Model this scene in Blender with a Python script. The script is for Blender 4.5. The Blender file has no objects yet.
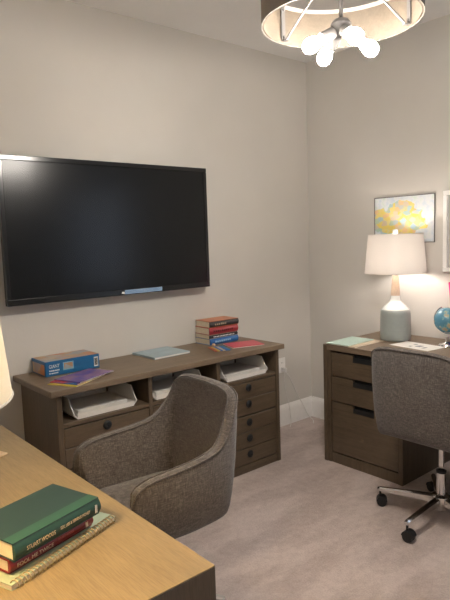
import bpy, bmesh, math, random
from mathutils import Vector, Matrix, noise
random.seed(7)
S = bpy.context.scene
COL = S.collection
PI = math.pi

# ------------------------------------------------------------------ camera
yaw, pitch, roll, FPX = .7029, .1079, -.0328, 566.2
cam_d = bpy.data.cameras.new('camera'); cam = bpy.data.objects.new('camera', cam_d); COL.objects.link(cam)
cy_, sy_, cp_, sp_ = math.cos(yaw), math.sin(yaw), math.cos(pitch), math.sin(pitch)
fwd = Vector((sy_*cp_, cy_*cp_, -sp_)); rgt = Vector((cy_, -sy_, 0)); upv = rgt.cross(fwd)
r2 = rgt*math.cos(roll) + upv*math.sin(roll); u2 = -rgt*math.sin(roll) + upv*math.cos(roll)
M = Matrix((r2, u2, -fwd)).transposed().to_4x4(); M.translation = Vector((0, 0, 1.46))
cam.matrix_world = M
cam_d.sensor_fit = 'VERTICAL'; cam_d.sensor_height = 24; cam_d.lens = FPX/600*24; cam_d.clip_start = .02
S.camera = cam

# ------------------------------------------------------------------ world, exposure
w = bpy.data.worlds.new('sky'); S.world = w; w.use_nodes = True
bg = w.node_tree.nodes['Background']; bg.inputs[0].default_value = (.62, .76, 1, 1); bg.inputs[1].default_value = .7
S.view_settings.view_transform = 'Standard'; S.view_settings.look = 'None'
S.view_settings.gamma = 1; S.view_settings.use_curve_mapping = False
S.view_settings.exposure = 1.30
BULB_W = 175.0        # strength of the ceiling bulbs
DESK_BULB = 50.0     # bulb in the far desk lamp
WARM_BULB = 215.0     # bulb in the near desk lamp
# daylight coming in through the window of the right wall
ld = bpy.data.lights.new('window_daylight', 'AREA'); ld.shape = 'RECTANGLE'; ld.size = 1.5; ld.size_y = 1.2
ld.energy = 2.0; ld.color = (.8, .88, 1)
lo = bpy.data.objects.new('window_daylight', ld); COL.objects.link(lo)
lo.location = (3.60, -.75, 1.5); lo.rotation_euler = (0, PI/2, 0)
# fill light added to raise the ambient, set outside a made-up left window
ld = bpy.data.lights.new('added_side_fill', 'AREA'); ld.shape = 'RECTANGLE'; ld.size = 1.3; ld.size_y = 1.3
ld.energy = 4; ld.color = (.95, .96, 1)
lo = bpy.data.objects.new('added_side_fill', ld); COL.objects.link(lo)
lo.location = (-1.46, -1.1, 1.5); lo.rotation_euler = (0, -PI/2, 0)

XW, YW, XL, YF, ZC = 3.425, 2.9935, -1.3, -2.6, 2.775
DH, CH = .770, .773

# ------------------------------------------------------------------ materials
def new_mat(name):
    m = bpy.data.materials.new(name); m.use_nodes = True
    return m, m.node_tree, m.node_tree.nodes['Principled BSDF']
def N(nt, t, **kw):
    n = nt.nodes.new(t)
    for k, v in kw.items(): setattr(n, k, v)
    return n
def coords(nt, scale=(1, 1, 1), rot=(0, 0, 0)):
    tc = N(nt, 'ShaderNodeTexCoord'); mp = N(nt, 'ShaderNodeMapping')
    mp.inputs['Scale'].default_value = scale; mp.inputs['Rotation'].default_value = rot
    nt.links.new(tc.outputs['Object'], mp.inputs[0]); return mp.outputs[0]
def ramp(nt, fac, stops):
    r = N(nt, 'ShaderNodeValToRGB'); e = r.color_ramp.elements
    while len(e) < len(stops): e.new(.5)
    for k, (p, c) in enumerate(stops):
        e[k].position = p; e[k].color = (*c, 1)
    nt.links.new(fac, r.inputs[0]); return r.outputs[0]
def noise_t(nt, vec, scale, detail=3, rough=.5):
    n = N(nt, 'ShaderNodeTexNoise'); n.inputs['Scale'].default_value = scale
    n.inputs['Detail'].default_value = detail; n.inputs['Roughness'].default_value = rough
    nt.links.new(vec, n.inputs['Vector']); return n.outputs['Fac']
def bump(nt, b, h, strength, dist=.002):
    n = N(nt, 'ShaderNodeBump'); n.inputs['Strength'].default_value = strength; n.inputs['Distance'].default_value = dist
    nt.links.new(h, n.inputs['Height']); nt.links.new(n.outputs[0], b.inputs['Normal'])
def mixc(nt, f, a, b_, mode='MIX'):
    n = N(nt, 'ShaderNodeMix', data_type='RGBA', blend_type=mode)
    for i, v in ((0, f), (6, a), (7, b_)):
        if isinstance(v, (int, float)): n.inputs[i].default_value = v
        elif isinstance(v, tuple): n.inputs[i].default_value = (*v, 1)
        else: nt.links.new(v, n.inputs[i])
    return n.outputs[2]
def plain(name, c, rough=.5, metal=0, var=.06, scale=40, spec=.5, coat=0):
    m, nt, b = new_mat(name)
    v = coords(nt); f = noise_t(nt, v, scale)
    c0 = tuple(x*(1-var) for x in c); c1 = tuple(min(1, x*(1+var)) for x in c)
    nt.links.new(ramp(nt, f, [(.3, c0), (.7, c1)]), b.inputs['Base Color'])
    b.inputs['Roughness'].default_value = rough; b.inputs['Metallic'].default_value = metal
    b.inputs['Specular IOR Level'].default_value = spec; b.inputs['Coat Weight'].default_value = coat
    return m
def emit(name, c, s):
    m, nt, b = new_mat(name); b.inputs['Base Color'].default_value = (*c, 1)
    b.inputs['Emission Color'].default_value = (*c, 1); b.inputs['Emission Strength'].default_value = s
    return m
def wall_mat(name, c, bs=.15, sc=90):
    m, nt, b = new_mat(name); v = coords(nt)
    f = noise_t(nt, v, 3, 4); nt.links.new(ramp(nt, f, [(.3, tuple(x*.98 for x in c)), (.7, tuple(x*1.02 for x in c))]), b.inputs['Base Color'])
    b.inputs['Roughness'].default_value = .75; b.inputs['Specular IOR Level'].default_value = .25
    bump(nt, b, noise_t(nt, v, sc, 4), bs, .003); return m
def wood_mat(name, dark, light, axis='X', rough=.42):
    m, nt, b = new_mat(name)
    sc = {'X': (1.6, 26, 26), 'Z': (26, 26, 1.6), 'Y': (26, 1.6, 26)}[axis]
    v = coords(nt, sc); f1 = noise_t(nt, v, 2.2, 8, .62)
    v2 = coords(nt, tuple(s*5 for s in sc)); f2 = noise_t(nt, v2, 3, 3, .6)
    v3 = coords(nt); f3 = noise_t(nt, v3, 5, 3)
    c = ramp(nt, f1, [(.28, dark), (.72, light)])
    c = mixc(nt, .35, c, ramp(nt, f2, [(.35, tuple(x*.62 for x in dark)), (.6, light)]))
    c = mixc(nt, .3, c, ramp(nt, f3, [(.3, dark), (.7, light)]))
    nt.links.new(c, b.inputs['Base Color']); b.inputs['Roughness'].default_value = rough
    bump(nt, b, f2, .12, .001); return m
def fabric_mat(name, c0, c1, c2):
    m, nt, b = new_mat(name)
    a = noise_t(nt, coords(nt, (420, 420, 40)), 1.0, 2, .6)
    d = noise_t(nt, coords(nt, (45, 45, 460)), 1.0, 2, .6)
    g = noise_t(nt, coords(nt), 9, 3)
    mm = N(nt, 'ShaderNodeMath', operation='ADD'); nt.links.new(a, mm.inputs[0]); nt.links.new(d, mm.inputs[1])
    hh = N(nt, 'ShaderNodeMath', operation='MULTIPLY'); nt.links.new(mm.outputs[0], hh.inputs[0]); hh.inputs[1].default_value = .5
    c = ramp(nt, hh.outputs[0], [(.36, c0), (.5, c1), (.64, c2)])
    c = mixc(nt, .12, c, ramp(nt, g, [(.3, c0), (.7, c2)]))
    nt.links.new(c, b.inputs['Base Color']); b.inputs['Roughness'].default_value = .95
    b.inputs['Specular IOR Level'].default_value = .15
    b.inputs['Sheen Weight'].default_value = .25; b.inputs['Sheen Roughness'].default_value = .6
    bump(nt, b, hh.outputs[0], .5, .002); return m
def carpet_mat():
    m, nt, b = new_mat('carpet'); v = coords(nt)
    f = noise_t(nt, v, 130, 3, .7); g = noise_t(nt, coords(nt, (1, 2.6, 1), (0, 0, .6)), 2.4, 4, .55); h = noise_t(nt, v, 28, 4, .7)
    c = ramp(nt, f, [(.3, (.39, .32, .295)), (.7, (.66, .56, .52))])
    c = mixc(nt, .40, c, ramp(nt, h, [(.3, (.33, .27, .245)), (.7, (.71, .61, .565))]))
    c = mixc(nt, .32, c, ramp(nt, g, [(.42, (.38, .31, .285)), (.6, (.69, .59, .555))]))
    nt.links.new(c, b.inputs['Base Color']); b.inputs['Roughness'].default_value = 1
    b.inputs['Specular IOR Level'].default_value = .05
    bump(nt, b, f, .8, .006); return m

WALL = wall_mat('wall_paint', (.635, .607, .562))
CEIL = wall_mat('ceiling_paint', (.86, .85, .83), .6, 60)
TRIM = plain('white_trim', (.90, .885, .86), .35, var=.02)
CARPET = carpet_mat()
WD, WL = (.066, .046, .029), (.155, .110, .070)
WOOD = wood_mat('brown_wood_grain', WD, WL)
WOOD_TOP = wood_mat('worn_wood_top', (.13, .09, .058), (.26, .19, .125))
LAMPLIT_TOP = wood_mat('lamplit_wood_top', (.20, .145, .075), (.34, .25, .135))  # same brown wood, with the near lamp's golden glow painted into its colour
WOODV = wood_mat('brown_wood_upright', WD, WL, 'Z')
WOODY = wood_mat('brown_wood_across', WD, WL, 'Y')
DARKIN = plain('dark_metal', (.02, .022, .024), .4, .3)
FABRIC = fabric_mat('grey_brown_tweed', (.048, .039, .034), (.104, .087, .077), (.215, .185, .165))
SEAM = plain('seam_thread', (.09, .075, .062), .9)
CHROME = plain('chrome', (.75, .75, .75), .12, 1, .02)
SATIN = plain('satin_nickel', (.42, .40, .38), .32, 1, .05)
BLACKP = plain('black_plastic', (.012, .012, .013), .35)
RUBBER = plain('black_caster', (.01, .01, .011), .5)
PAPER = plain('white_paper', (.78, .76, .72), .6, var=.02)
TRAYM = plain('white_tray', (.80, .77, .72), .35, var=.02)
PAGES = wood_mat('book_pages', (.62, .53, .38), (.80, .71, .55), 'X', .8)

# ------------------------------------------------------------------ mesh helpers
def bx(bm, x0, x1, y0, y1, z0, z1, bev=0, seg=2):
    r = bmesh.ops.create_cube(bm, size=1)
    vs = r['verts']
    bmesh.ops.scale(bm, vec=(x1-x0, y1-y0, z1-z0), verts=vs)
    bmesh.ops.translate(bm, vec=((x0+x1)/2, (y0+y1)/2, (z0+z1)/2), verts=vs)
    if bev:
        es = list({e for v in vs for e in v.link_edges})
        bmesh.ops.bevel(bm, geom=es, offset=bev, segments=seg, affect='EDGES', profile=.5)
def lathe(bm, prof, n=32, mtx=None, caps=True):
    rings = []
    for r_, z in prof:
        if r_ < 1e-6:
            rings.append([bm.verts.new((0, 0, z))])
        else:
            rings.append([bm.verts.new((r_*math.cos(2*PI*k/n), r_*math.sin(2*PI*k/n), z)) for k in range(n)])
    new = [v for r_ in rings for v in r_]
    for a, b in zip(rings, rings[1:]):
        if len(a) == 1 and len(b) == 1: continue
        for k in range(n):
            k2 = (k+1) % n
            if len(a) == 1: bm.faces.new((a[0], b[k2], b[k]))
            elif len(b) == 1: bm.faces.new((a[k], a[k2], b[0]))
            else: bm.faces.new((a[k], a[k2], b[k2], b[k]))
    if caps:
        if len(rings[0]) > 1: bm.faces.new(rings[0][::-1])
        if len(rings[-1]) > 1: bm.faces.new(rings[-1])
    if mtx is not None: bmesh.ops.transform(bm, matrix=mtx, verts=new)
    return new
def aim(p, q):
    p, q = Vector(p), Vector(q); d = (q-p)
    m = d.to_track_quat('Z', 'Y').to_matrix().to_4x4(); m.translation = p
    return m, d.length
def rod(bm, p, q, r0, r1=None, n=16):
    m, L = aim(p, q); lathe(bm, [(r0, 0), (r1 if r1 else r0, L)], n, m)
def tube(bm, pts, r_, n=8, closed=False):
    pts = [Vector(p) for p in pts]; rings = []; up = Vector((0, 0, 1))
    L = len(pts)
    for i, p in enumerate(pts):
        a = pts[(i-1) % L] if closed or i > 0 else p
        b = pts[(i+1) % L] if closed or i < L-1 else p
        t = (b-a).normalized()
        s = t.cross(up)
        if s.length < .05: s = t.cross(Vector((0, 1, 0)))
        s.normalize(); u = s.cross(t)
        rings.append([bm.verts.new(p + s*r_*math.cos(2*PI*k/n) + u*r_*math.sin(2*PI*k/n)) for k in range(n)])
    for i in range(L if closed else L-1):
        a, b = rings[i], rings[(i+1) % L]
        for k in range(n): bm.faces.new((a[k], a[(k+1) % n], b[(k+1) % n], b[k]))
    if not closed: bm.faces.new(rings[0][::-1]); bm.faces.new(rings[-1])
def smoothpath(pts, n=8):
    pts = [Vector(p) for p in pts]; out = []
    for i in range(len(pts)-1):
        p0, p1, p2, p3 = pts[max(i-1, 0)], pts[i], pts[i+1], pts[min(i+2, len(pts)-1)]
        for k in range(n):
            t = k/n
            out.append(.5*((2*p1)+(-p0+p2)*t+(2*p0-5*p1+4*p2-p3)*t*t+(-p0+3*p1-3*p2+p3)*t**3))
    out.append(pts[-1]); return out
def prism(bm, poly, y0, y1, plane='XZ'):
    f = {'XZ': lambda a, b, c: (a, c, b), 'YZ': lambda a, b, c: (c, a, b), 'XY': lambda a, b, c: (a, b, c)}[plane]
    A = [bm.verts.new(f(a, b, y0)) for a, b in poly]; B = [bm.verts.new(f(a, b, y1)) for a, b in poly]
    n = len(poly)
    bm.faces.new(A[::-1]); bm.faces.new(B)
    for k in range(n): bm.faces.new((A[k], A[(k+1) % n], B[(k+1) % n], B[k]))
def obj(name, bm, mat, parent=None, smooth=False, loc=None, rotz=None, sub=0, autos=None):
    bmesh.ops.recalc_face_normals(bm, faces=bm.faces[:])
    me = bpy.data.meshes.new(name); bm.to_mesh(me); bm.free()
    mats = mat if isinstance(mat, (list, tuple)) else [mat]
    for m in mats: me.materials.append(m)
    if smooth:
        for p in me.polygons: p.use_smooth = True
    o = bpy.data.objects.new(name, me); COL.objects.link(o)
    if smooth and autos is not None:
        for e in me.edges: pass
        me.set_sharp_from_angle(angle=math.radians(autos))
    if parent: o.parent = parent
    if loc: o.location = loc
    if rotz is not None: o.rotation_euler.z = rotz
    if sub:
        md = o.modifiers.new('subdivision', 'SUBSURF'); md.levels = md.render_levels = sub
    return o
def B(): return bmesh.new()
def tag(o, label, cat=None, group=None):
    o['label'] = label
    if cat: o['category'] = cat
    if group: o['group'] = group
    return o
def thing(name, label, cat, loc=(0, 0, 0), rotz=0, group=None):
    o = bpy.data.objects.new(name, None); COL.objects.link(o); o.empty_display_size = .1
    o.location = loc; o.rotation_euler = (0, 0, rotz); return tag(o, label, cat, group)
def dup(root, loc, rotz, label, group=None):
    r = root.copy(); COL.objects.link(r); r.location = loc; r.rotation_euler = (0, 0, rotz); r['label'] = label
    if group: r['group'] = group
    for ch in list(root.children):
        c = ch.copy(); COL.objects.link(c); c.parent = r
        for g in list(ch.children):
            d = g.copy(); COL.objects.link(d); d.parent = c
    return r
def struct(name, bm, mat):
    o = obj(name, bm, mat); o['kind'] = 'structure'; return o
def text_obj(name, s, size, mat, parent, mtx, depth=.0002, width=None):
    cu = bpy.data.curves.new(name, 'FONT'); cu.body = s; cu.size = size; cu.extrude = depth
    cu.align_x = 'LEFT'; cu.align_y = 'CENTER'
    t = bpy.data.objects.new(name, cu); COL.objects.link(t)
    bpy.context.view_layer.update()
    dg = bpy.context.evaluated_depsgraph_get()
    me = bpy.data.meshes.new_from_object(t.evaluated_get(dg))
    bpy.data.objects.remove(t); bpy.data.curves.remove(cu)
    if width:
        xs = [v.co.x for v in me.vertices]; k = width/(max(xs)-min(xs)); x0 = min(xs)
        for v in me.vertices: v.co.x = (v.co.x-x0)*k
    me.transform(mtx); me.materials.clear(); me.materials.append(mat)
    o = bpy.data.objects.new(name, me); COL.objects.link(o); o.parent = parent; return o
def ink_strokes(name, x0, x1, y, z0, z1, mat, parent, n=6, seed=1):
    r_ = random.Random(seed); b = B(); g = (x1-x0)/n
    for k in range(n):
        a = x0+g*k; bx(b, a, a+g*r_.uniform(.55, .8), y-.0002, y+.0002, z0, z0+(z1-z0)*r_.uniform(.75, 1))
    return obj(name, b, mat, parent)
FRONT = Matrix.Rotation(PI/2, 4, 'X')   # text lying in XZ, reading from -y
def front_at(x, y, z): return Matrix.Translation((x, y, z)) @ FRONT

# ================================================================== the room
b = B(); bx(b, XL-.1, XW+.1, YF-.1, YW+.1, -.1, 0); struct('floor', b, CARPET)
b = B(); bx(b, XL-.1, XW+.1, YF-.1, YW+.1, ZC, ZC+.1); struct('ceiling', b, CEIL)
b = B(); bx(b, XL-.1, XW+.1, YW, YW+.1, 0, ZC); struct('wall_back', b, WALL)
b = B(); bx(b, XL-.1, XW+.1, YF-.1, YF, 0, ZC); struct('wall_front', b, WALL)
b = B()
bx(b, XL-.1, XL, YF, -1.75, 0, ZC); bx(b, XL-.1, XL, -.45, YW, 0, ZC); bx(b, XL-.1, XL, -1.75, -.45, 0, .85); bx(b, XL-.1, XL, -1.75, -.45, 2.15, ZC)
struct('wall_left', b, WALL)
b = B()
for (a0, a1, c0, c1) in ((-1.75, -.45, .85, .9), (-1.75, -.45, 2.10, 2.15), (-1.75, -1.70, .9, 2.10), (-.50, -.45, .9, 2.10), (-1.125, -1.075, .9, 2.10)):
    bx(b, XL-.08, XL-.02, a0, a1, c0, c1)
struct('window_added', b, TRIM)  # unseen window, added only as an opening for the side fill light
wy0, wy1, wz0, wz1 = -1.5, 0.0, .85, 2.15
b = B()
bx(b, XW, XW+.1, YF, wy0, 0, ZC); bx(b, XW, XW+.1, wy1, YW, 0, ZC)
bx(b, XW, XW+.1, wy0, wy1, 0, wz0); bx(b, XW, XW+.1, wy0, wy1, wz1, ZC)
struct('wall_right', b, WALL)
b = B()
for (a0, a1, c0, c1) in ((wy0, wy1, wz0, wz0+.05), (wy0, wy1, wz1-.05, wz1), (wy0, wy0+.05, wz0+.05, wz1-.05), (wy1-.05, wy1, wz0+.05, wz1-.05), ((wy0+wy1)/2-.025, (wy0+wy1)/2+.025, wz0+.05, wz1-.05)):
    bx(b, XW+.02, XW+.08, a0, a1, c0, c1)
struct('window_1', b, TRIM)
gm, nt, pb = new_mat('window_glass'); nt.nodes.remove(pb)
tr = N(nt, 'ShaderNodeBsdfTransparent'); gl = N(nt, 'ShaderNodeBsdfGlossy'); gl.inputs['Roughness'].default_value = .02
mx = N(nt, 'ShaderNodeMixShader'); mx.inputs[0].default_value = .06
nt.links.new(tr.outputs[0], mx.inputs[1]); nt.links.new(gl.outputs[0], mx.inputs[2])
nt.links.new(mx.outputs[0], nt.nodes['Material Output'].inputs[0])
b = B(); bx(b, XW+.045, XW+.05, wy0+.05, wy1-.05, wz0+.05, wz1-.05); struct('window_1_pane', b, gm)
b = B(); bx(b, XL-.055, XL-.05, -1.70, -.50, .90, 2.10); struct('window_added_pane', b, gm)  # pane of the added left window

def baseboard(name, p, q, nrm):
    prof = [(0, 0), (.014, 0), (.014, .128), (.012, .134), (.012, .142), (.006, .156), (.004, .165), (0, .165)]
    p, q, nrm = Vector(p), Vector(q), Vector(nrm); b = B()
    A = [b.verts.new(p + nrm*d + Vector((0, 0, z))) for d, z in prof]; C = [b.verts.new(q + nrm*d + Vector((0, 0, z))) for d, z in prof]
    n = len(prof); b.faces.new(A); b.faces.new(C[::-1])
    for k in range(n): b.faces.new((A[k], A[(k+1) % n], C[(k+1) % n], C[k]))
    struct(name, b, TRIM)
baseboard('baseboard_back', (XL, YW, 0), (XW, YW, 0), (0, -1, 0))
baseboard('baseboard_right', (XW, YF, 0), (XW, YW-.0142, 0), (-1, 0, 0))
baseboard('baseboard_left', (XL, YF, 0), (XL, YW-.0142, 0), (1, 0, 0))
baseboard('baseboard_front', (XL+.0142, YF, 0), (XW-.0142, YF, 0), (0, 1, 0))

# ================================================================== credenza
cx0, cx1, cyf = 1.072, 2.580, 2.527
cyb = YW-.018
cred = thing('credenza', 'long brown wooden credenza under the wall television with open cubbies and drawers', 'cabinet', ((cx0+cx1)/2, (cyf+cyb)/2, 0))
ox, oy = -(cx0+cx1)/2, -(cyf+cyb)/2
def cbx(bmm, x0, x1, y0, y1, z0, z1, bev=.0015): bx(bmm, x0+ox, x1+ox, y0+oy, y1+oy, z0, z1, bev, 1)
b = B(); cbx(b, cx0-.034, cx1+.034, cyf-.022, YW-.002, CH-.031, CH, .003); obj('worktop', b, WOOD_TOP, cred)
for (a0, a1) in ((cx0, cx0+.028), (cx1-.028, cx1)):
    b = B(); cbx(b, a0, a1, cyf, cyb, 0, CH-.0315)
    obj('side_panel', b, WOODV, cred)
dv = [(1.588, 1.612), (2.062, 2.088)]
for a0, a1 in dv:
    b = B(); cbx(b, a0, a1, cyf+.002, cyb-.014, .0, CH-.0315); obj('divider', b, WOODV, cred)
b = B(); cbx(b, cx0+.0285, cx1-.0285, cyb-.012, cyb, .05, CH-.0315); obj('back_panel', b, WOOD, cred)
bays = [(cx0+.028, 1.588), (1.612, 2.062), (2.088, cx1-.028)]
for a0, a1 in bays:
    b = B(); cbx(b, a0+.0005, a1-.0005, cyf+.003, cyb-.014, .578, .598); obj('shelf', b, WOOD, cred)
b = B()
for a0, a1 in bays: cbx(b, a0+.0005, a1-.0005, cyf+.004, cyf+.024, 0, .052)
obj('bottom_rail', b, WOOD, cred)
def knob(par, x, z, y):
    b = B(); lathe(b, [(.0215, 0), (.0235, .002), (.0235, .006), (.019, .010), (.010, .0125), (0, .013)], 24, Matrix.Translation((x, y, z)) @ Matrix.Rotation(PI/2, 4, 'X'))
    lathe(b, [(.007, .012), (.007, .016), (0, .017)], 12, Matrix.Translation((x, y, z)) @ Matrix.Rotation(PI/2, 4, 'X'))
    return obj('knob', b, DARKIN, par, True, autos=40)
def drawer(a0, a1, z0, z1, n):
    b = B(); h = (z1-z0)/n
    cbx(b, a0+.004, a1-.004, cyf+.012, cyb-.03, z0+.003, z1-.003, 0)
    for k in range(n):
        cbx(b, a0+.003, a1-.003, cyf+.004, cyf+.0125, z0+.003+h*k+(.0012 if k else 0), z0-.003+h*(k+1)+(.003-.0012 if k < n-1 else 0), .0015)
    d = obj('drawer', b, WOOD, cred)
    for k in range(n): knob(d, (a0+a1)/2-.01+ox, z0+h*(k+.5)+(.017 if n == 2 else .009 if n == 3 else .0), cyf+.0045+oy)
for i, (a0, a1) in enumerate(bays):
    drawer(a0, a1, .367, .575, 2); drawer(a0, a1, .055, .363, 3)

# ================================================================== paper trays in the cubbies
def tray_parts(t, wd=.36, dp=.30, nsheet=12):
    b = B(); h = .1
    prof = [(-wd/2, h), (-wd/2, .022), (-wd/2+.022, 0), (wd/2-.022, 0), (wd/2, .022), (wd/2, h)]
    inn = [(-wd/2+.005, h), (-wd/2+.005, .024), (-wd/2+.024, .005), (wd/2-.024, .005), (wd/2-.005, .024), (wd/2-.005, h)]
    ys = [(-dp/2, .034), (-dp/2+.018, .05), (-dp/2+.05, h), (dp/2, h)]
    rows = []
    for y, hh in ys:
        o_ = [b.verts.new((x, y, min(z, hh))) for x, z in prof]; i_ = [b.verts.new((x, y, min(z, hh))) for x, z in inn]
        rows.append(o_+i_[::-1])
    n = 12
    for A, C in zip(rows, rows[1:]):
        for k in range(n): b.faces.new((A[k], A[(k+1) % n], C[(k+1) % n], C[k]))
    for R_ in (rows[0], rows[-1]):
        for k in range(5):
            b.faces.new((R_[k], R_[k+1], R_[n-2-k], R_[n-1-k]))
    bx(b, -wd/2+.02, wd/2-.02, -dp/2-.002, -dp/2+.003, .001, .026)
    bx(b, -wd/2+.02, wd/2-.02, dp/2-.004, dp/2, .001, .07)
    obj('tray_body', b, TRAYM, t)
tray_spots = [(1.345, 'left', 0), (1.805, 'middle', .01), (2.318, 'right', 0)]
tl = ['white plastic paper tray in the leftmost cubby of the credenza',
      'white plastic paper tray in the middle cubby, partly behind the tub chair',
      'white plastic paper tray in the rightmost cubby of the credenza, nearest the room corner']
pl = ['stack of white paper in the tray of the leftmost cubby', 'stack of white paper in the tray of the middle cubby', 'stack of white paper in the tray of the rightmost cubby']
TZ = .5982
t0 = thing('paper_tray', tl[0], 'tray', (tray_spots[0][0], 2.70, TZ), 0, 'paper trays in the credenza cubbies'); tray_parts(t0)
b = B(); rr = random.Random(3)
for k in range(9): 
    dx, dy = rr.uniform(-.003, .003), rr.uniform(-.003, .003)
    bx(b, -.14+dx, .14+dx, -.108+dy, .108+dy, k*.0032, k*.0032+.0028)
p0 = obj('paper_stack', b, PAPER, None, loc=(tray_spots[0][0], 2.69, TZ+.0055)); tag(p0, pl[0], 'paper', 'paper stacks in the trays')
for i in (1, 2):
    x, _, a = tray_spots[i]
    dup(t0, (x, 2.70, TZ), a, tl[i])
    p = p0.copy(); COL.objects.link(p); p.location = (x, 2.69, TZ+.0055); p.rotation_euler.z = a; p['label'] = pl[i]

# ================================================================== desks (same make)
def make_desk(name, label, W, D, loc, rot, ped_l, ped_r, topm):
    t = thing(name, label, 'desk', loc, rot)
    hx = W/2; hy = D/2; T = .028
    b = B(); bx(b, -hx+T+.0005, hx-T-.0005, -hy+.001, hy, DH-.034, DH-.0042, .001, 1); bx(b, -hx, hx, -hy, hy, DH-.004, DH, .001, 1); obj('desktop', b, topm, t)
    for s in (-1, 1):
        b = B(); x0, x1 = (-hx, -hx+T) if s < 0 else (hx-T, hx)
        bx(b, x0, x1, -hy, hy, 0, DH-.0042, .0015, 1); obj('side_panel', b, WOODV, t)
    b = B(); bx(b, -hx+T+.0005, hx-T-.0005, hy-.03, hy-.012, .12, DH-.0345); obj('modesty_panel', b, WOOD, t)
    for s, pw in ((-1, ped_l), (1, ped_r)):
        if not pw: continue
        x0, x1 = (-hx+T+.0005, -hx+T+pw) if s < 0 else (hx-T-pw, hx-T-.0005)
        def PX(u): return (x0+u, ) if s < 0 else (x1-u, )
        b = B()
        fr0, fr1 = x0, x1
        st = .028
        bx(b, x0, x0+st*.95, -hy+.006, hy-.031, 0, DH-.0345); bx(b, x1-st, x1, -hy+.006, hy-.031, 0, DH-.0345)
        bx(b, x0+st, x1-st, -hy+.010, hy-.031, 0, .066)
        bx(b, x0+st, x1-st, -hy+.03, hy-.031, .066, .072)
        obj('pedestal', b, WOODV, t)
        zs = [(.073, .402), (.408, .567), (.573, DH-.048)]
        for (z0, z1) in zs:
            b = B(); a0, a1 = x0+st+.004, x1-st-.004
            cx = (a0+a1)/2; hw = .076; ph = .044
            bx(b, a0, a1, -hy+.030, hy-.05, z0, z1)
            bx(b, a0, a1, -hy+.010, -hy+.0305, z0, z1-ph, .001, 1)
            bx(b, a0, cx-hw, -hy+.010, -hy+.0305, z1-ph, z1); bx(b, cx+hw, a1, -hy+.010, -hy+.0305, z1-ph, z1)
            d = obj('drawer', b, WOOD, t)
            b = B()
            bx(b, cx-hw+.0005, cx+hw-.0005, -hy+.024, -hy+.0295, z1-ph+.0005, z1)
            bx(b, cx-hw+.0005, cx+hw-.0005, -hy+.009, -hy+.024, z1-ph+.0005, z1-ph+.004)
            bx(b, cx-hw+.0005, cx+hw-.0005, -hy+.009, -hy+.012, z1-ph+.004, z1-.014)
            obj('pull', b, DARKIN, d)
    return t
W1 = 1.62; D1 = XW-.016-2.783
make_desk('desk', 'brown wooden desk with three file drawers against the right wall, carrying lamp and globe', W1, D1, (2.783+D1/2, 2.328-W1/2, 0), -PI/2, .545, .34, WOOD_TOP)
W2 = 1.60; D2 = .66
make_desk('desk', 'brown wooden desk in the near left foreground carrying two stacked novels and a notebook', W2, D2, (.7056-D2/2, .893+W2/2, 0), PI/2, .36, .0, LAMPLIT_TOP)

# ================================================================== television
tvx0, tvx1, tvz0, tvz1 = 1.008, 2.333, 1.150, 1.914
tv = thing('television', 'large black flat screen television mounted on the wall above the credenza', 'television', ((tvx0+tvx1)/2, YW-.05, tvz0))
hw = (tvx1-tvx0)/2; hh = tvz1-tvz0
TVM = plain('tv_black_gloss', (.008, .009, .010), .18, var=.02)
SCR, nt, pb = new_mat('tv_screen'); pb.inputs['Base Color'].default_value = (.006, .007, .008, 1)
pb.inputs['Roughness'].default_value = .22; pb.inputs['Specular IOR Level'].default_value = .30
fy = -.04
b = B()
bx(b, -hw, hw, fy-.004, fy+.03, 0, .034, .003); bx(b, -hw, hw, fy-.004, fy+.03, hh-.026, hh, .003)
bx(b, -hw, -hw+.024, fy-.004, fy+.03, .0345, hh-.0265, .003); bx(b, hw-.024, hw, fy-.004, fy+.03, .0345, hh-.0265, .003)
obj('bezel', b, TVM, tv)
b = B(); bx(b, -hw+.0245, hw-.0245, fy, fy+.02, .0348, hh-.0268); obj('screen', b, SCR, tv)
b = B(); bx(b, -hw+.02, hw-.02, fy+.031, fy+.075, .02, hh-.02, .01); obj('rear_housing', b, BLACKP, tv)
b = B(); bx(b, -.25, .25, fy+.0755, .049, .2, .55); obj('wall_bracket', b, DARKIN, tv)
# printed strip on the lower bezel
STR, nt, pb = new_mat('blue_wave_strip')
wv = N(nt, 'ShaderNodeTexWave'); wv.inputs['Scale'].default_value = 9; wv.inputs['Distortion'].default_value = 3.5; wv.bands_direction = 'Z'
nt.links.new(coords(nt, (1, 1, 7)), wv.inputs['Vector'])
nt.links.new(ramp(nt, wv.outputs['Fac'], [(.35, (.03, .10, .28)), (.6, (.12, .3, .62)), (.85, (.6, .78, .9))]), pb.inputs['Base Color'])
sx0, sx1 = .70-hw-.018, .70-hw+.245
b = B(); bx(b, sx0, sx1, fy-.0052, fy-.0043, .004, .029); st_ = obj('sticker_strip', b, STR, tv)
b = B(); prism(b, [(sx0-.022, .010), (sx0-.002, .006), (sx0-.002, .020), (sx0-.018, .021)], fy-.0052, fy-.0043); obj('sticker_tip', b, PAPER, st_)

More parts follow.
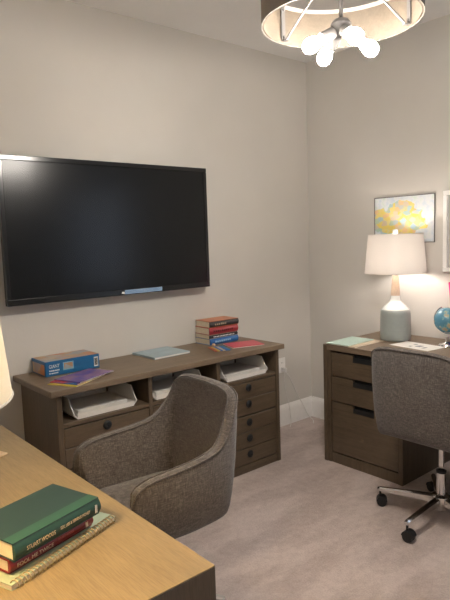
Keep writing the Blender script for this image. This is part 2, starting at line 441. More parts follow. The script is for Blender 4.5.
# ================================================================== swivel tub chairs
def arc_interp(tab, t):
    n = len(tab)-1; u = max(0, min(.99999, t))*n; i = int(u); f = u-i
    g = lambda k: Vector(tab[max(0, min(n, k))])
    p0, p1, p2, p3 = g(i-1), g(i), g(i+1), g(i+2)
    return .5*((2*p1)+(-p0+p2)*f+(2*p0-5*p1+4*p2-p3)*f*f+(-p0+3*p1-3*p2+p3)*f**3)
SHELL_Z0 = .415
def make_chair(label, loc, rotz, group=None):
    t = thing('swivel_tub_chair', label, 'chair', loc, rotz, group)
    # (bottom x, y, bottom z), (top x, y, z): half outline, arm front -> back centre
    bot = [(.165,.235,.425),(.14,.243,.42),(.08,.247,.415),(-.01,.247,.41),(-.11,.240,.41),(-.21,.230,.418),(-.25,.185,.428),(-.258,.08,.432),(-.262,0,.433)]
    top = [(.20,.262,.50),(.188,.27,.62),(.13,.275,.662),(.03,.278,.674),(-.10,.273,.688),(-.195,.258,.724),(-.285,.222,.852),(-.315,.155,.892),(-.325,0,.897)]
    NS = 22
    ts = [k/NS for k in range(NS+1)]
    half = [(arc_interp(bot, s), arc_interp(top, s)) for s in ts]
    full = half + [(Vector((a.x, -a.y, a.z)), Vector((c.x, -c.y, c.z))) for a, c in half[-2::-1]]
    L = len(full)
    bm = B(); rows = []; outer_top = []; inner_top = []
    for i, (a, c) in enumerate(full):
        pa = full[max(i-1, 0)]; pn = full[min(i+1, L-1)]
        tg = ((pn[0]-pa[0])+(pn[1]-pa[1])); tg.z = 0; tg.normalize()
        nr = Vector((tg.y, -tg.x, 0))
        ctr = Vector((.0, 0, 0))
        if nr.dot((a+c)/2 - ctr) < 0: nr = -nr      # outward
        th = .046
        mid = (a+c)/2
        sec = []
        def P(u, off): return a.lerp(c, u) + nr*off
        bul = .012
        sec += [P(0, -.012), P(.04, 0), P(.35, bul), P(.7, bul*.6), P(.93, 0), P(.985, -.008)]
        sec += [P(1.0, -th*.5)]
        sec += [P(.985, -th+.008), P(.93, -th), P(.7, -th-.002), P(.35, -th-.002), P(.04, -th), P(0, -th+.012)]
        outer_top.append(P(.972, -.0035)); inner_top.append(P(.972, -th+.0035))
        rows.append([bm.verts.new(p) for p in sec])
    n = len(rows[0])
    for A, C in zip(rows, rows[1:]):
        for k in range(n): bm.faces.new((A[k], A[(k+1) % n], C[(k+1) % n], C[k]))
    for R_, fl in ((rows[0], -1), (rows[-1], 1)):
        cen = sum((v.co for v in R_), Vector())/n
        ins = [bm.verts.new(cen + (v.co-cen)*.72 + Vector((.010, 0, 0))) for v in R_]
        for k in range(n): bm.faces.new((R_[k], R_[(k+1) % n], ins[(k+1) % n], ins[k]))
        bm.faces.new(ins)
    obj('backrest_shell', bm, FABRIC, t, True, sub=1)
    bm = B(); tube(bm, [p+Vector((0, 0, .0015)) for p in outer_top], .0028, 6); 
    tube(bm, [p+Vector((0, 0, .0015)) for p in inner_top], .0028, 6)
    for s in (1, -1):
        # seam where the arm meets the back
        a, c = full[13] if s > 0 else full[L-14]
        dirn = Vector((-c.y, c.x, 0))
    obj('piping', bm, FABRIC, t, True)
    # seat cushion: rounded slab following the inside outline
    bm = B(); rings = []
    outl = []
    for i, (a, c) in enumerate(full):
        p = a.lerp(c, .2); q = Vector((p.x, p.y, 0)); outl.append(q*((q.length-.056)/q.length))
    outl[0].x = outl[-1].x = .262
    fr = [Vector((.30, outl[-1].y*.8 + (outl[0].y-outl[-1].y)*.8*k/6, 0)) for k in range(0, 7)]
    fr = [Vector((.285+.02*(1-(abs(f_.y)/.2)**2), f_.y, 0)) for f_ in fr]
    loop = outl + fr
    levels = [(.43, .93), (.425, .97), (.44, 1), (.455, 1.0), (.472, .97), (.480, .90), (.484, .6)]
    for z, k in levels: rings.append([bm.verts.new((p.x*k, p.y*k, z)) for p in loop])
    m_ = len(loop)
    for A, C in zip(rings, rings[1:]):
        for k in range(m_): bm.faces.new((A[k], A[(k+1) % m_], C[(k+1) % m_], C[k]))
    bm.faces.new(rings[0][::-1]); bm.faces.new(rings[-1])
    obj('seat_cushion', bm, FABRIC, t, True)
    bm = B(); bx(bm, -.12, .12, -.09, .09, .385, .424, .008); bx(bm, -.02, .03, -.20, -.09, .392, .402, .003)
    obj('seat_plate', bm, BLACKP, t)
    bm = B(); lathe(bm, [(.014, .25), (.014, .384)], 20); obj('gas_piston', bm, CHROME, t, True, autos=40)
    bm = B(); lathe(bm, [(.024, .245), (.026, .249), (.026, .257), (.0145, .259)], 20, caps=False)
    obj('piston_collar', bm, BLACKP, t, True, autos=40)
    bm = B(); lathe(bm, [(.020, .045), (.022, .05), (.025, .13), (.0235, .245), (.0145, .2455)], 24); lathe(bm, [(.042, .085), (.046, .09), (.046, .125), (.03, .135)], 24)
    obj('base_hub', bm, CHROME, t, True, autos=40)
    for k in range(5):
        a = k*2*PI/5; R_ = Matrix.Rotation(a, 4, 'Z')
        bm = B()
        secs = [(.035, .019, .086, .124), (.12, .0175, .087, .119), (.22, .0155, .085, .111), (.31, .0135, .0845, .104), (.326, .009, .0845, .100)]
        rws = []
        for r_, hw_, z0, z1 in secs:
            rws.append([bm.verts.new(v) for v in ((r_, -hw_, z0), (r_, hw_, z0), (r_, hw_, z1-.006), (r_, hw_*.5, z1), (r_, -hw_*.5, z1), (r_, -hw_, z1-.006))])
        for A, C in zip(rws, rws[1:]):
            for j in range(6): bm.faces.new((A[j], A[(j+1) % 6], C[(j+1) % 6], C[j]))
        bm.faces.new(rws[0]); bm.faces.new(rws[-1][::-1])
        bmesh.ops.transform(bm, matrix=R_, verts=bm.verts[:])
        leg = obj('base_leg', bm, CHROME, t, True, autos=30)
        bm = B(); cx = .312
        ca = a + (.6, 2.2, -.9, 1.4, -2.0)[k]
        MM = R_ @ Matrix.Translation((cx, 0, 0)) @ Matrix.Rotation(ca, 4, 'Z')
        lathe(bm, [(.006, .052), (.006, .084)], 10, MM)
        for s in (-1, 1):
            M2 = MM @ Matrix.Translation((.008, s*.013, .026)) @ Matrix.Rotation(PI/2, 4, 'X')
            lathe(bm, [(.020, -.009), (.0255, -.007), (.0258, 0), (.0255, .007), (.020, .009)], 20, M2)
        # hood over the two wheels
        pr = []
        for q in range(9):
            an = PI*q/8*.95+.1; pr.append((.008+.0285*math.cos(an), .028+.0285*math.sin(an)))
        A = [bm.verts.new(MM @ Vector((x, -.023, z))) for x, z in pr]; C = [bm.verts.new(MM @ Vector((x, .023, z))) for x, z in pr]
        bm.faces.new(A[::-1]); bm.faces.new(C)
        for j in range(9): bm.faces.new((A[j], A[(j+1) % 9], C[(j+1) % 9], C[j]))
        obj('caster', bm, RUBBER, leg, True, autos=40)
    return t
chairA = make_chair('grey-brown tweed swivel tub chair pulled up to the foreground desk, seen from its open side', (1.11, 1.81, 0), PI-.08)
chairB = dup(chairA, (2.60, 1.415, 0), 0.0, 'grey-brown tweed swivel tub chair at the right desk, seen from behind with chrome star base')

for ch in chairB.children:            # the far chair stands a little higher on its gas lift
    if ch.name.split('.')[0] in ('backrest_shell', 'piping', 'seat_cushion', 'seat_plate', 'gas_piston'): ch.location.z = .030
for ch in chairA.children:
    if ch.name.split('.')[0] == 'base_leg': ch.rotation_euler.z = math.radians(-7.5)
    if ch.name.split('.')[0] in ('base_leg', 'base_hub', 'gas_piston', 'piston_collar', 'seat_plate'): ch.location.x = .045
for ch in chairB.children:
    if ch.name.split('.')[0] == 'base_leg': ch.rotation_euler.z = math.radians(36)
# ================================================================== desk lamps
WHT = plain('white_glaze', (.80, .82, .80), .2, var=.02, coat=.4)
GRN = plain('sage_ceramic', (.34, .375, .36), .32, var=.03, coat=.2)
NECK = wood_mat('pale_wood_neck', (.62, .46, .34), (.76, .60, .46), 'Z', .5)
def shade_mat(name, c, tf=.42):
    m, nt, b_ = new_mat(name); nt.nodes.remove(b_)
    d = N(nt, 'ShaderNodeBsdfDiffuse'); tl_ = N(nt, 'ShaderNodeBsdfTranslucent'); m_ = N(nt, 'ShaderNodeMixShader')
    f_ = noise_t(nt, coords(nt, (300, 300, 300)), 1, 2)
    cc = ramp(nt, f_, [(.3, tuple(x*.96 for x in c)), (.7, c)])
    nt.links.new(cc, d.inputs[0]); nt.links.new(cc, tl_.inputs[0]); m_.inputs[0].default_value = tf
    nt.links.new(d.outputs[0], m_.inputs[1]); nt.links.new(tl_.outputs[0], m_.inputs[2])
    nt.links.new(m_.outputs[0], nt.nodes['Material Output'].inputs[0]); return m
def desk_lamp(label, loc, bulbc, strength, shc, tf):
    t = thing('desk_lamp', label, 'lamp', loc, 0, None)
    b = B(); lathe(b, [(.085, 0), (.093, .004), (.097, .02), (.0965, .05), (.0945, .17), (.092, .195), (.088, .200)], 48); obj('lamp_base', b, GRN, t, True, autos=35)
    b = B(); lathe(b, [(.0875, .2005), (.085, .204), (.062, .228), (.042, .246), (.034, .255), (.031, .275), (.030, .289)], 48); obj('lamp_shoulder', b, WHT, t, True, autos=35)
    b = B(); lathe(b, [(.0295, .2895), (.027, .33), (.021, .395), (.018, .42)], 32); obj('lamp_neck', b, NECK, t, True, autos=35)
    b = B(); lathe(b, [(.012, .4205), (.012, .43), (.017, .432), (.017, .47)], 20); 
    for s in (-1, 1): tube(b, smoothpath([(s*.012, 0, .425), (s*.05, 0, .47), (s*.055, 0, .55), (s*.02, 0, .635), (0, 0, .652)], 6), .0018, 6)
    for k in range(3):
        a = k*2*PI/3+.4; rod(b, (0, 0, .655), (.168*math.cos(a), .168*math.sin(a), .678), .0015, n=6)
    rod(b, (0, 0, .650), (0, 0, .676), .004)
    obj('shade_harp', b, SATIN, t, True)
    b = B(); n = 64
    zb, zt = .435, .685; rb, rt = .192, .170; th = .0015
    R1, R2, R3, R4 = [], [], [], []
    for k in range(n):
        c_, s_ = math.cos(2*PI*k/n), math.sin(2*PI*k/n)
        R1.append(b.verts.new((rb*c_, rb*s_, zb))); R2.append(b.verts.new((rt*c_, rt*s_, zt)))
        R3.append(b.verts.new(((rb-th)*c_, (rb-th)*s_, zb))); R4.append(b.verts.new(((rt-th)*c_, (rt-th)*s_, zt)))
    for k in range(n):
        j = (k+1) % n
        b.faces.new((R1[k], R1[j], R2[j], R2[k]))
    sh = obj('lamp_shade', b, shade_mat('linen_shade', shc, tf), t, True, autos=60)
    for v in []: pass
    b = B(); tube(b, [(rb*math.cos(2*PI*k/64), rb*math.sin(2*PI*k/64), zb+.002) for k in range(64)], .0022, 6, True)
    tm = plain('shade_trim', shc, .8); obj('shade_rim', b, tm, sh, True); b = B()
    tube(b, [(rt*math.cos(2*PI*k/64), rt*math.sin(2*PI*k/64), zt-.002) for k in range(64)], .0022, 6, True)
    obj('shade_rim', b, tm, sh, True)
    b = B(); lathe(b, [(.006, .6765), (.008, .68), (.0165, .685), (.0175, .70), (.015, .712), (0, .716)], 24); obj('finial', b, WHT, t, True)
    b = B(); lathe(b, [(.013, .4705), (.015, .485), (.028, .515), (.030, .535), (.024, .555), (.012, .565), (0, .568)], 24)
    obj('bulb', b, emit('bulb_glow', bulbc, strength), t, True)
    return t
desk_lamp('table lamp with sage ceramic base, wooden neck and drum shade on the right desk', (3.195, 2.065, DH+.0003), (1, .93, .87), DESK_BULB, (.76, .70, .64), .085)
desk_lamp('table lamp at the left picture edge on the foreground desk, only its cream shade showing', (.152, 1.03, DH+.0003), (1, .69, .32), WARM_BULB, (.80, .76, .66), .022)

# ================================================================== ceiling light
fx, fyy = 1.675, 1.30
HD = .075; ZB = 2.20; RF = .278; FHT = .140
fix = thing('chandelier', 'round drum ceiling light with wooden hoop, metal straps and four glowing bulbs', 'ceiling light', (fx, fyy, ZB))
HOOPW = wood_mat('pale_hoop_wood', (.035, .026, .018), (.085, .066, .047), 'X', .6)
HOOPM = plain('grey_metal_band', (.20, .18, .16), .65, 0)
SATIN0 = SATIN; SATIN = plain('brushed_steel', (.085, .08, .078), .55, .3)
def hoop(b, r0, r1, z0, z1, n=72):
    rings = [[b.verts.new((r_*math.cos(2*PI*k/n), r_*math.sin(2*PI*k/n), z)) for k in range(n)] for r_, z in ((r0, z0), (r1, z0), (r1, z1), (r0, z1))]
    for i in range(4):
        A, C = rings[i], rings[(i+1) % 4]
        for k in range(n): b.faces.new((A[k], A[(k+1) % n], C[(k+1) % n], C[k]))
b = B(); hoop(b, RF-.009, RF-.003, 0, FHT); obj('drum_hoop', b, HOOPW, fix, True, autos=40)
b = B(); hoop(b, RF-.0028, RF, -.001, FHT+.001); obj('outer_band', b, HOOPM, fix, True, autos=40)
b = B(); hoop(b, RF-.0125, RF-.0092, FHT-.012, FHT+.002); obj('top_band', b, HOOPM, fix, True, autos=40)
az0 = math.radians(52.2)
for k in range(3):
    a = PI/2-az0 + math.radians(55) - k*2*PI/3
    R_ = Matrix.Rotation(a, 4, 'Z'); b = B()
    ri = RF-.0127
    bx(b, ri-.003, ri, -.011, .011, .004, FHT+.02, .001, 1)
    lathe(b, [(.006, 0), (.005, .005), (0, .006)], 10, Matrix.Translation((ri-.003, 0, .02)) @ Matrix.Rotation(-PI/2, 4, 'Y'))
    lathe(b, [(.006, 0), (.005, .005), (0, .006)], 10, Matrix.Translation((ri-.003, 0, .12)) @ Matrix.Rotation(-PI/2, 4, 'Y'))
    bx(b, ri-.022, ri-.003, -.009, .009, .004, .007)
    bmesh.ops.transform(b, matrix=R_, verts=b.verts[:])
    obj('strap', b, SATIN, fix)
    b = B(); p = R_ @ Vector((ri-.016, 0, .010)); q = R_ @ Vector((.009, 0, .215)); rod(b, p, q, .0045, n=10)
    obj('support_rod', b, SATIN, fix, True, autos=40)
b = B(); rod(b, (0, 0, .085-HD), (0, 0, ZC-ZB-.03), .0075); lathe(b, [(.010, .20), (.014, .205), (.014, .23), (.010, .235)], 20)
obj('stem', b, SATIN, fix, True, autos=40)
b = B(); lathe(b, [(.065, ZC-ZB-.0005), (.065, ZC-ZB-.015), (.05, ZC-ZB-.03), (.01, ZC-ZB-.032)], 32); obj('ceiling_canopy', b, SATIN, fix, True, autos=40)
b = B(); lathe(b, [(0, .030-HD), (.022, .034-HD), (.034, .048-HD), (.036, .068-HD), (.026, .082-HD), (.010, .088-HD)], 28); obj('light_hub', b, SATIN, fix, True, autos=40)
BULB = emit('bulb_white_glow', (1, .925, .83), BULB_W)
vd = Vector((math.sin(az0), math.cos(az0), 0)); vr = Vector((math.cos(az0), -math.sin(az0), 0))
for (lr, dp_, zz) in ((-.108, -.050, -.012), (.048, -.104, -.012), (-.062, .095, -.012), (.106, .050, -.012)):
    d = vr*lr + vd*dp_ + Vector((0, 0, zz-.055)); d.normalize()
    o0 = Vector((0, 0, .055-HD))
    b = B(); rod(b, o0+d*.028, o0+d*.045, .009); m_, _ = aim(o0+d*.040, o0+d*.1)
    lathe(b, [(.010, -.012), (.0205, -.006), (.0225, .042), (.0205, .043), (.0165, .02)], 20, m_)
    sk = obj('socket', b, SATIN, fix, True, autos=40)
    b = B(); m_, _ = aim(o0+d*.072, o0+d*.15)
    lathe(b, [(.0125, 0), (.0135, .012), (.017, .026), (.0245, .043), (.0268, .058), (.0245, .072), (.016, .083), (0, .088)], 24, m_)
    obj('bulb', b, BULB, sk, True)

SATIN = SATIN0
# ================================================================== right wall hangings
MAPM, nt, pb = new_mat('printed_map')
v = coords(nt)
vor = N(nt, 'ShaderNodeTexVoronoi'); vor.inputs['Scale'].default_value = 30; nt.links.new(coords(nt, (1, 1, 1.25)), vor.inputs['Vector'])
sep = N(nt, 'ShaderNodeSeparateColor'); nt.links.new(vor.outputs['Color'], sep.inputs[0])
statec = ramp(nt, sep.outputs[0], [(.15, (.80, .64, .16)), (.45, (.78, .68, .30)), (.6, (.42, .58, .50)), (.75, (.42, .58, .68)), (.92, (.78, .55, .28))])
vd2 = N(nt, 'ShaderNodeVectorMath', operation='LENGTH')
mp2 = N(nt, 'ShaderNodeMapping'); tc2 = N(nt, 'ShaderNodeTexCoord'); nt.links.new(tc2.outputs['Object'], mp2.inputs[0])
mp2.inputs['Scale'].default_value = (1, 4.7, 7.6); mp2.inputs['Location'].default_value = (0, -.22, .10)
wn = N(nt, 'ShaderNodeTexNoise'); wn.inputs['Scale'].default_value = 12; nt.links.new(tc2.outputs['Object'], wn.inputs['Vector'])
nt.links.new(mp2.outputs[0], vd2.inputs[0])
ad = N(nt, 'ShaderNodeMath', operation='ADD'); nt.links.new(vd2.outputs['Value'], ad.inputs[0]); nt.links.new(wn.outputs['Fac'], ad.inputs[1])
mask = ramp(nt, ad.outputs[0], [(.0, (1, 1, 1)), (1.45, (1, 1, 1)), (1.5, (0, 0, 0))])
cmpn = N(nt, 'ShaderNodeMath', operation='LESS_THAN'); nt.links.new(ad.outputs[0], cmpn.inputs[0]); cmpn.inputs[1].default_value = 1.42
ocean = ramp(nt, noise_t(nt, v, 30, 3), [(.35, (.60, .67, .74)), (.55, (.72, .74, .76)), (.7, (.62, .72, .66))])
nt.links.new(mixc(nt, cmpn.outputs[0], ocean, statec), pb.inputs['Base Color']); pb.inputs['Roughness'].default_value = .5
mp_t = thing('wall_map', 'framed map with yellow and blue states on the right wall above the lamp', 'map', (XW-.001, 2.148, 1.55))
b = B(); bx(b, -.006, -.001, -.224, .224, -.152, .152); obj('map_sheet', b, MAPM, mp_t)
b = B()
for a0, a1, c0, c1 in ((-.228, .228, .1525, .157), (-.228, .228, -.157, -.1525), (-.228, -.2245, -.1525, .1525), (.2245, .228, -.1525, .1525)): bx(b, -.010, -.0005, a0, a1, c0, c1)
obj('map_frame', b, plain('thin_grey_frame', (.16, .15, .15), .4), mp_t)
pf = thing('picture_frame', 'white framed picture cut off by the right edge of the photo, right of the map', 'picture', (XW-.001, 1.60, 1.46))
b = B()
for a0, a1, c0, c1 in ((-.252, .252, .228, .255), (-.252, .252, -.255, -.228), (-.252, -.225, -.228, .228), (.225, .252, -.228, .228)): bx(b, -.03, -.0005, a0, a1, c0, c1, .003)
obj('frame', b, TRIM, pf)
b = B(); bx(b, -.012, -.001, -.2248, .2248, -.2278, .2278); obj('mat_board', b, plain('grey_mat_board', (.55, .53, .50), .6), pf)
b = B(); bx(b, -.014, -.0122, -.15, .15, -.16, .16); obj('print', b, plain('muted_print', (.40, .40, .38), .5, var=.3, scale=9), pf)

# ================================================================== outlet, cable
ot = thing('wall_outlet', 'white wall outlet beside the right end of the credenza', 'outlet', (3.085, YW-.0005, .478))
b = B(); bx(b, -.036, .036, -.006, 0, -.058, .058, .002); obj('cover_plate', b, TRIM, ot)
for zc in (-.02, .02):
    b = B(); bx(b, -.009, -.007, -.0068, -.0061, zc-.004, zc+.004); bx(b, .006, .008, -.0068, -.0061, zc-.004, zc+.004)
    obj('socket_slots', b, BLACKP, ot)
cabm = plain('white_cord', (.75, .73, .70), .4)
cb = thing('power_cord', 'white power cord hanging from the wall outlet down to the carpet', 'cord', (3.085, YW-.02, .45))
b = B(); bx(b, -.014, .014, -.026, .0128, -.02, .012, .004); obj('plug', b, cabm, cb)
b = B(); tube(b, smoothpath([(0, -.02, -.018), (.03, -.03, -.06), (.085, -.02, -.14), (.13, -.012, -.21), (.18, -.03, -.31), (.215, -.05, -.40), (.26, -.06, -.4455), (.20, -.12, -.4465)], 8), .0032, 8); obj('cable', b, cabm, cb, True)
tube_b = B(); tube(tube_b, smoothpath([(-.01, -.02, -.018), (-.02, -.03, -.12), (.02, -.03, -.27), (.03, -.04, -.40), (.01, -.05, -.4465)], 8), .0022, 8); obj('cable', tube_b, cabm, cb, True)

# ================================================================== things on the credenza
def col(name, c, r=.45): return plain(name, c, r, var=.04)
CZ = CH+.0004
# board game box
bt = thing('game_box', 'blue board game box at the left end of the credenza top', 'box', (1.300, 2.9005, CZ), .0)
BXF = col('box_blue', (.015, .13, .30), .35)
BXT, nt, pb = new_mat('box_lid_art')
vo = N(nt, 'ShaderNodeTexVoronoi'); vo.inputs['Scale'].default_value = 14; nt.links.new(coords(nt, (1, 1.6, 1)), vo.inputs['Vector'])
sp = N(nt, 'ShaderNodeSeparateColor'); nt.links.new(vo.outputs['Color'], sp.inputs[0])
nt.links.new(ramp(nt, sp.outputs[0], [(.2, (.45, .27, .14)), (.4, (.50, .38, .26)), (.6, (.30, .34, .38)), (.8, (.55, .22, .10))]), pb.inputs['Base Color']); pb.inputs['Roughness'].default_value = .35
b = B(); bx(b, -.155, .155, -.0905, .091, 0, .078, .002, 1); obj('box_body', b, BXF, bt)
b = B(); bx(b, -.150, .150, -.086, .086, .0782, .0788); obj('lid_print', b, BXT, bt)
b = B(); bx(b, -.1562, -.1552, -.078, .078, .006, .062); obj('end_print', b, BXT, bt)
WHITE = plain('white_ink', (.85, .85, .83), .5, var=.01)
fr_ = text_obj('box_lettering', 'GIANT', .026, WHITE, bt, front_at(-.135, -.0907, .050), width=.058)
ink_strokes('small_print', -.135, -.077, -.0907, .025, .033, WHITE, bt, 9, 1)
ink_strokes('small_print', -.135, -.085, -.0907, .012, .018, WHITE, bt, 8, 2)
b = B(); bx(b, -.058, .002, -.0917, -.0907, .022, .064); pic = obj('box_picture', b, col('box_pic_border', (.20, .42, .55)), bt)
b = B(); bx(b, -.052, -.004, -.0923, -.0918, .027, .059); obj('picture_print', b, BXT, pic)
b = B(); bx(b, .122, .146, -.0917, -.0907, .012, .064); br = obj('barcode', b, WHITE, bt)
b = B()
for k in range(9): bx(b, .125+k*.0021, .1262+k*.0021+(.0006 if k % 3 == 0 else 0), -.0922, -.0918, .018, .058)
obj('barcode_bars', b, BLACKP, br)
# thin workbooks fanned in front of the box
def workbook(label, c1, c2, loc, rot, z, w_=.215, d_=.27, name='workbook', th=.0035, text=None):
    m, nt, pb = new_mat('cover_print')
    f_ = noise_t(nt, coords(nt), 11, 2)
    nt.links.new(ramp(nt, f_, [(.40, c1), (.58, c2)]), pb.inputs['Base Color']); pb.inputs['Roughness'].default_value = .25
    t = thing(name, label, 'book', (*loc, z), rot)
    b = B(); bx(b, -w_/2, w_/2, -d_/2, d_/2, th-.0006, th); bx(b, -w_/2, w_/2, -d_/2, d_/2, 0, .0005); bx(b, -w_/2, -w_/2+.001, -d_/2, d_/2, .0005, th-.0006); obj('cover', b, m, t)
    b = B(); bx(b, -w_/2+.0012, w_/2-.001, -d_/2+.001, d_/2-.001, .0006, th-.0007); obj('pages', b, PAPER, t)
    return t
wr = .50
workbook('yellow thin workbook at the bottom of the fan by the blue game box', (.75, .60, .08), (.65, .50, .10), (1.238, 2.640), wr, CZ, .25, .17)
workbook('blue and red thin workbook in the middle of the fan by the game box', (.02, .10, .35), (.45, .04, .06), (1.256, 2.652), wr-.05, CZ+.004, .25, .17)
workbook('purple thin workbook on top of the fan in front of the game box', (.14, .08, .30), (.24, .12, .26), (1.292, 2.664), wr-.12, CZ+.008, .26, .17)
# pale blue notebook mid credenza
nb = thing('notebook', 'pale blue notebook lying alone in the middle of the credenza top', 'notebook', (1.900, 2.860, CZ), .02)
b = B(); bx(b, -.13, .13, -.12, .12, .0105, .012, .0005, 1); bx(b, -.13, .13, -.12, .12, 0, .001); bx(b, -.132, -.13, -.12, .12, 0, .012); obj('cover', b, plain('pale_blue_cover', (.36, .47, .52), .35, var=.12, scale=12), nb)
b = B(); bx(b, -.1295, .128, -.118, .118, .0012, .0103); obj('pages', b, PAPER, nb)
# hardback books
def hardback(name, label, L, D, T, cover, loc, rot, spine=None, group=None, pages=PAGES):
    # local: spine faces -y, runs along x, lies flat; base z 0
    t = thing(name, label, 'book', loc, rot, group)
    c = .0028
    b = B(); bx(b, 0, L, .004, D, 0, c, .0006, 1); bx(b, 0, L, .004, D, T-c, T, .0006, 1)
    obj('cover', b, cover, t)
    b = B(); n = 8; pts = [(.006, 0)] + [(.006-.009*math.sin(PI*k/n)-.0, T*k/n) for k in range(0, n+1)] + [(.006, T)]
    outer = [(.0065-.0095*math.sin(PI*k/n), T*k/n) for k in range(n+1)]
    inner = [(.0068, T), (.0068, 0)]
    A = [b.verts.new((0, y, z)) for y, z in outer+inner]; C = [b.verts.new((L, y, z)) for y, z in outer+inner]
    m_ = len(A); b.faces.new(A); b.faces.new(C[::-1])
    for k in range(m_): b.faces.new((A[k], A[(k+1) % m_], C[(k+1) % m_], C[k]))
    obj('spine', b, spine or cover, t, True, autos=40)
    b = B(); bx(b, .003, L-.003, .007, D-.004, c+.0002, T-c-.0002); obj('pages', b, pages, t)
    return t
bkx, bky = 2.262, 2.828
grp = 'hardbacks stacked at the right end of the credenza'
bspec = [('blue-spined hardback at the bottom of the four-book stack on the credenza', (.02, .13, .38), .245, .040),
         ('black-spined hardback with pale title, second from bottom of the credenza stack', (.02, .02, .025), .240, .026),
         ('red hardback directly under the orange-topped book on the credenza stack', (.36, .04, .05), .243, .046),
         ('black-spined hardback with orange cover on top of the credenza stack', (.03, .03, .033), .245, .042)]
z = CZ
for i, (lb, c, L, T) in enumerate(bspec):
    cov = col('jacket', c, .3); top_c = cov if i != 3 else col('orange_jacket', (.55, .17, .06), .35)
    if i == 1: top_c = col('cream_jacket', (.5, .42, .3))
    h = hardback('hardback_book', lb, L, .155, T, top_c, (bkx+random.uniform(-.004, .004), bky+random.uniform(0, .005), z), random.uniform(-.02, .03), cov, grp, pages=PAGES)
    if i == 1: ink_strokes('spine_print', .03, .21, -.0035, T/2-.004, T/2+.004, WHITE, h, 14, 3)
    if i == 3: ink_strokes('spine_print', .04, .14, -.0035, T/2-.007, T/2+.007, col('dim_gold', (.35, .30, .2)), h, 6, 4)
    if i == 2: ink_strokes('spine_print', .03, .20, -.0035, T/2-.007, T/2+.007, col('dark_ink', (.10, .01, .015)), h, 10, 5)
    if i == 0: ink_strokes('spine_print', .04, .18, -.0035, T/2-.006, T/2+.006, col('pale_blue_ink', (.3, .5, .7)), h, 8, 6)
    z += T+.0003
# striped crayon pack and pink pad
cp_ = thing('striped_card', 'small striped card of blue, yellow and red beside the pink pad', 'card', (2.225, 2.700, CZ), -.35)
cols = [(.50, .10, .05), (.60, .45, .06), (.03, .12, .40), (.55, .50, .40), (.03, .16, .42), (.02, .20, .45)]
for k, c in enumerate(cols):
    b = B(); bx(b, -.05+k*.017, -.0332+k*.017, -.07, .07, 0, .004); obj('stripe', b, col('stripe_colour', c), cp_)
pk = thing('paper_pad', 'pink paper pad at the right end of the credenza top', 'paper', (2.425, 2.690, CZ), -.30)
b = B(); bx(b, -.11, .11, -.08, .08, .0022, .0065); obj('cover', b, col('pink_card', (.62, .10, .13)), pk)
b = B(); bx(b, -.112, .108, -.082, .078, 0, .002); obj('sheets', b, PAPER, pk)
er = B(); lathe(er, [(0, 0), (.010, .001), (.012, .008), (.009, .016), (0, .019)], 16)
tag(obj('eraser', er, col('peach_rubber', (.72, .45, .28)), None, True, loc=(2.262, 2.797, CZ)), 'small peach coloured eraser between striped card and book stack', 'eraser')

# ================================================================== things on the right desk
DZ = DH+.0004
fl = thing('folder', 'tan folder under the mint green paper on the left end of the right desk', 'folder', (2.945, 2.20, DZ), 0)
TAN = col('tan_card', (.62, .50, .37))
b = B(); bx(b, -.15, .155, -.115, .115, 0, .0012); bx(b, -.15, .145, -.112, .112, .0032, .0045); bx(b, -.15, -.149, -.112, .112, .0012, .0032); obj('cover', b, TAN, fl)
b = B(); bx(b, -.147, .145, -.112, .112, .0014, .0030); obj('sheets', b, PAPER, fl)
gp = thing('paper_stack', 'mint green paper stack lying on the tan folder on the right desk', 'paper', (2.935, 2.222, DZ+.0048), .03)
b = B(); bx(b, -.15, .13, -.085, .085, .0052, .0060); obj('top_sheet', b, col('mint_paper', (.48, .62, .55), .6), gp)
b = B(); bx(b, -.15, .128, -.085, .085, 0, .0051); obj('sheets', b, col('pale_mint_paper', (.58, .66, .56), .7), gp)
cd = thing('printed_sheet', 'white sheet printed with small pictures on the right desk beside the lamp', 'paper', (3.085, 1.845, DZ), -.12)
b = B(); bx(b, -.085, .085, -.14, .14, 0, .0012); obj('sheet', b, PAPER, cd)
b = B()
for (px_, py_, ww, hh2) in ((0, -.02, .05, .035), (.03, .03, .02, .025), (-.035, .02, .02, .02), (-.02, -.07, .04, .02)): bx(b, px_-ww/2, px_+ww/2, py_-hh2/2, py_+hh2/2, .0013, .0017)
obj('printed_pictures', b, plain('grey_print', (.28, .30, .33), .5, var=.4, scale=60), cd)
# globe
gt = thing('desk_globe', 'small blue desk globe on the right desk at the picture edge', 'globe', (3.20, 1.712, DZ))
GLB, nt, pb = new_mat('globe_map')
f_ = noise_t(nt, coords(nt), 14, 5, .6)
nt.links.new(ramp(nt, f_, [(.50, (.10, .27, .38)), (.54, (.16, .38, .45)), (.58, (.40, .42, .30)), (.68, (.45, .30, .22))]), pb.inputs['Base Color']); pb.inputs['Roughness'].default_value = .25
b = B(); bmesh.ops.create_uvsphere(b, u_segments=32, v_segments=20, radius=.076); bmesh.ops.translate(b, vec=(0, 0, .158), verts=b.verts[:]); obj('globe_ball', b, GLB, gt, True)
b = B(); lathe(b, [(.048, 0), (.050, .004), (.046, .012), (.020, .018), (.010, .026), (.010, .056)], 28)
tube(b, [(.0, .084*math.sin(a), .158-.084*math.cos(a)) for a in [(-.35+i*(PI-.1)/20) for i in range(21)]], .004, 8)
obj('stand', b, CHROME, gt, True, autos=40)
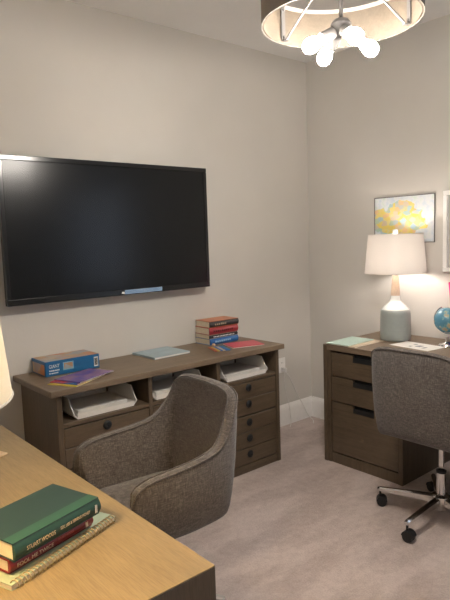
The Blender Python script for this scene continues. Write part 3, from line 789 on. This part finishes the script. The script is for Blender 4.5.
# magenta tapered cup
MG, nt, pb = new_mat('magenta_violet')
tc = N(nt, 'ShaderNodeTexCoord'); sx = N(nt, 'ShaderNodeSeparateXYZ'); nt.links.new(tc.outputs['Object'], sx.inputs[0])
nt.links.new(ramp(nt, sx.outputs[2], [(.17, (.16, .10, .42)), (.26, (.75, .02, .22))]), pb.inputs['Base Color']); pb.inputs['Roughness'].default_value = .4
mg = B(); lathe(mg, [(.030, 0), (.032, .002), (.070, .375), (.068, .375), (.030, .004)], 32, caps=False)
bmesh.ops.holes_fill(mg, edges=[e for e in mg.edges if e.is_boundary])
tag(obj('vase', mg, MG, None, True, loc=(3.342, 1.705, DZ), autos=40), 'tall magenta and violet tapered vase behind the globe', 'vase')

# ================================================================== things on the foreground desk
nbz = DZ
ang = math.radians(20.5)
sp_t = thing('spiral_notebook', 'pale green spiral notebook at the bottom of the pile on the foreground desk', 'notebook', (.352, 1.098, nbz), ang)
L_, Dn = .318, .215
b = B(); bx(b, 0, L_, .006, Dn, .0108, .012); bx(b, 0, L_, .006, Dn, 0, .001); obj('cover', b, col('pale_green_cover', (.42, .50, .36), .5), sp_t)
b = B(); bx(b, .001, L_-.001, .007, Dn-.001, .0012, .0106); obj('pages', b, PAGES, sp_t)
b = B(); pts = []
turns = 30
for k in range(turns*12+1):
    a = 2*PI*k/12; pts.append((.006+(L_-.012)*k/(turns*12), .0065+.0095*math.cos(a), .0100+.0090*math.sin(a)))
tube(b, pts, .0016, 5)
obj('spiral_binding', b, plain('brass_wire', (.62, .50, .30), .3, .6), sp_t, True)
red = hardback('novel', 'red hardback novel sandwiched between the green book and the spiral notebook', .232, .155, .030, col('red_cloth', (.20, .014, .012), .4), (.360, 1.137, nbz+.0151), math.radians(17), group='novels on the foreground desk')
GOLD = col('gilt_ink', (.70, .55, .38)); 
text_obj('spine_title', 'FOOL ME TWICE', .012, GOLD, red, front_at(.016, -.0033, .013), width=.095)
text_obj('spine_author', 'STUART WOODS', .007, col('dim_red_ink', (.45, .12, .09)), red, front_at(.125, -.0033, .017), width=.045)
ink_strokes('publisher_mark', .207, .215, -.0033, .007, .023, GOLD, red, 2, 7)
GC = col('green_cloth', (.008, .045, .034), .55); GT = col('green_board', (.015, .038, .040), .5); GB_ = col('light_green_band', (.022, .078, .056), .45)
gr = hardback('novel', 'dark green hardback novel on top of the pile on the foreground desk', .240, .165, .040, GT, (.366, 1.120, nbz+.0456), math.radians(16.8), GC, group='novels on the foreground desk')
b = B(); bx(b, 0, .240, .0045, .036, .0402, .0406); obj('spine_band', b, GB_, gr)
text_obj('spine_author', 'STUART WOODS', .013, GOLD, gr, front_at(.028, -.0033, .019), width=.075)
text_obj('spine_title', 'SEX, LIES & SERIOUS MONEY', .010, GOLD, gr, front_at(.117, -.0033, .021), width=.088)
ink_strokes('publisher_mark', .221, .229, -.0033, .010, .030, WHITE, gr, 2, 8)
b = B(); bx(b, -.10, .10, -.13, .13, 0, .006, .001, 1)
tag(obj('wooden_board', b, wood_mat('pale_board', (.50, .36, .22), (.68, .52, .34)), None, loc=(.475, 1.955, DZ), rotz=.35), 'pale wooden board at the left picture edge on the foreground desk', 'board')
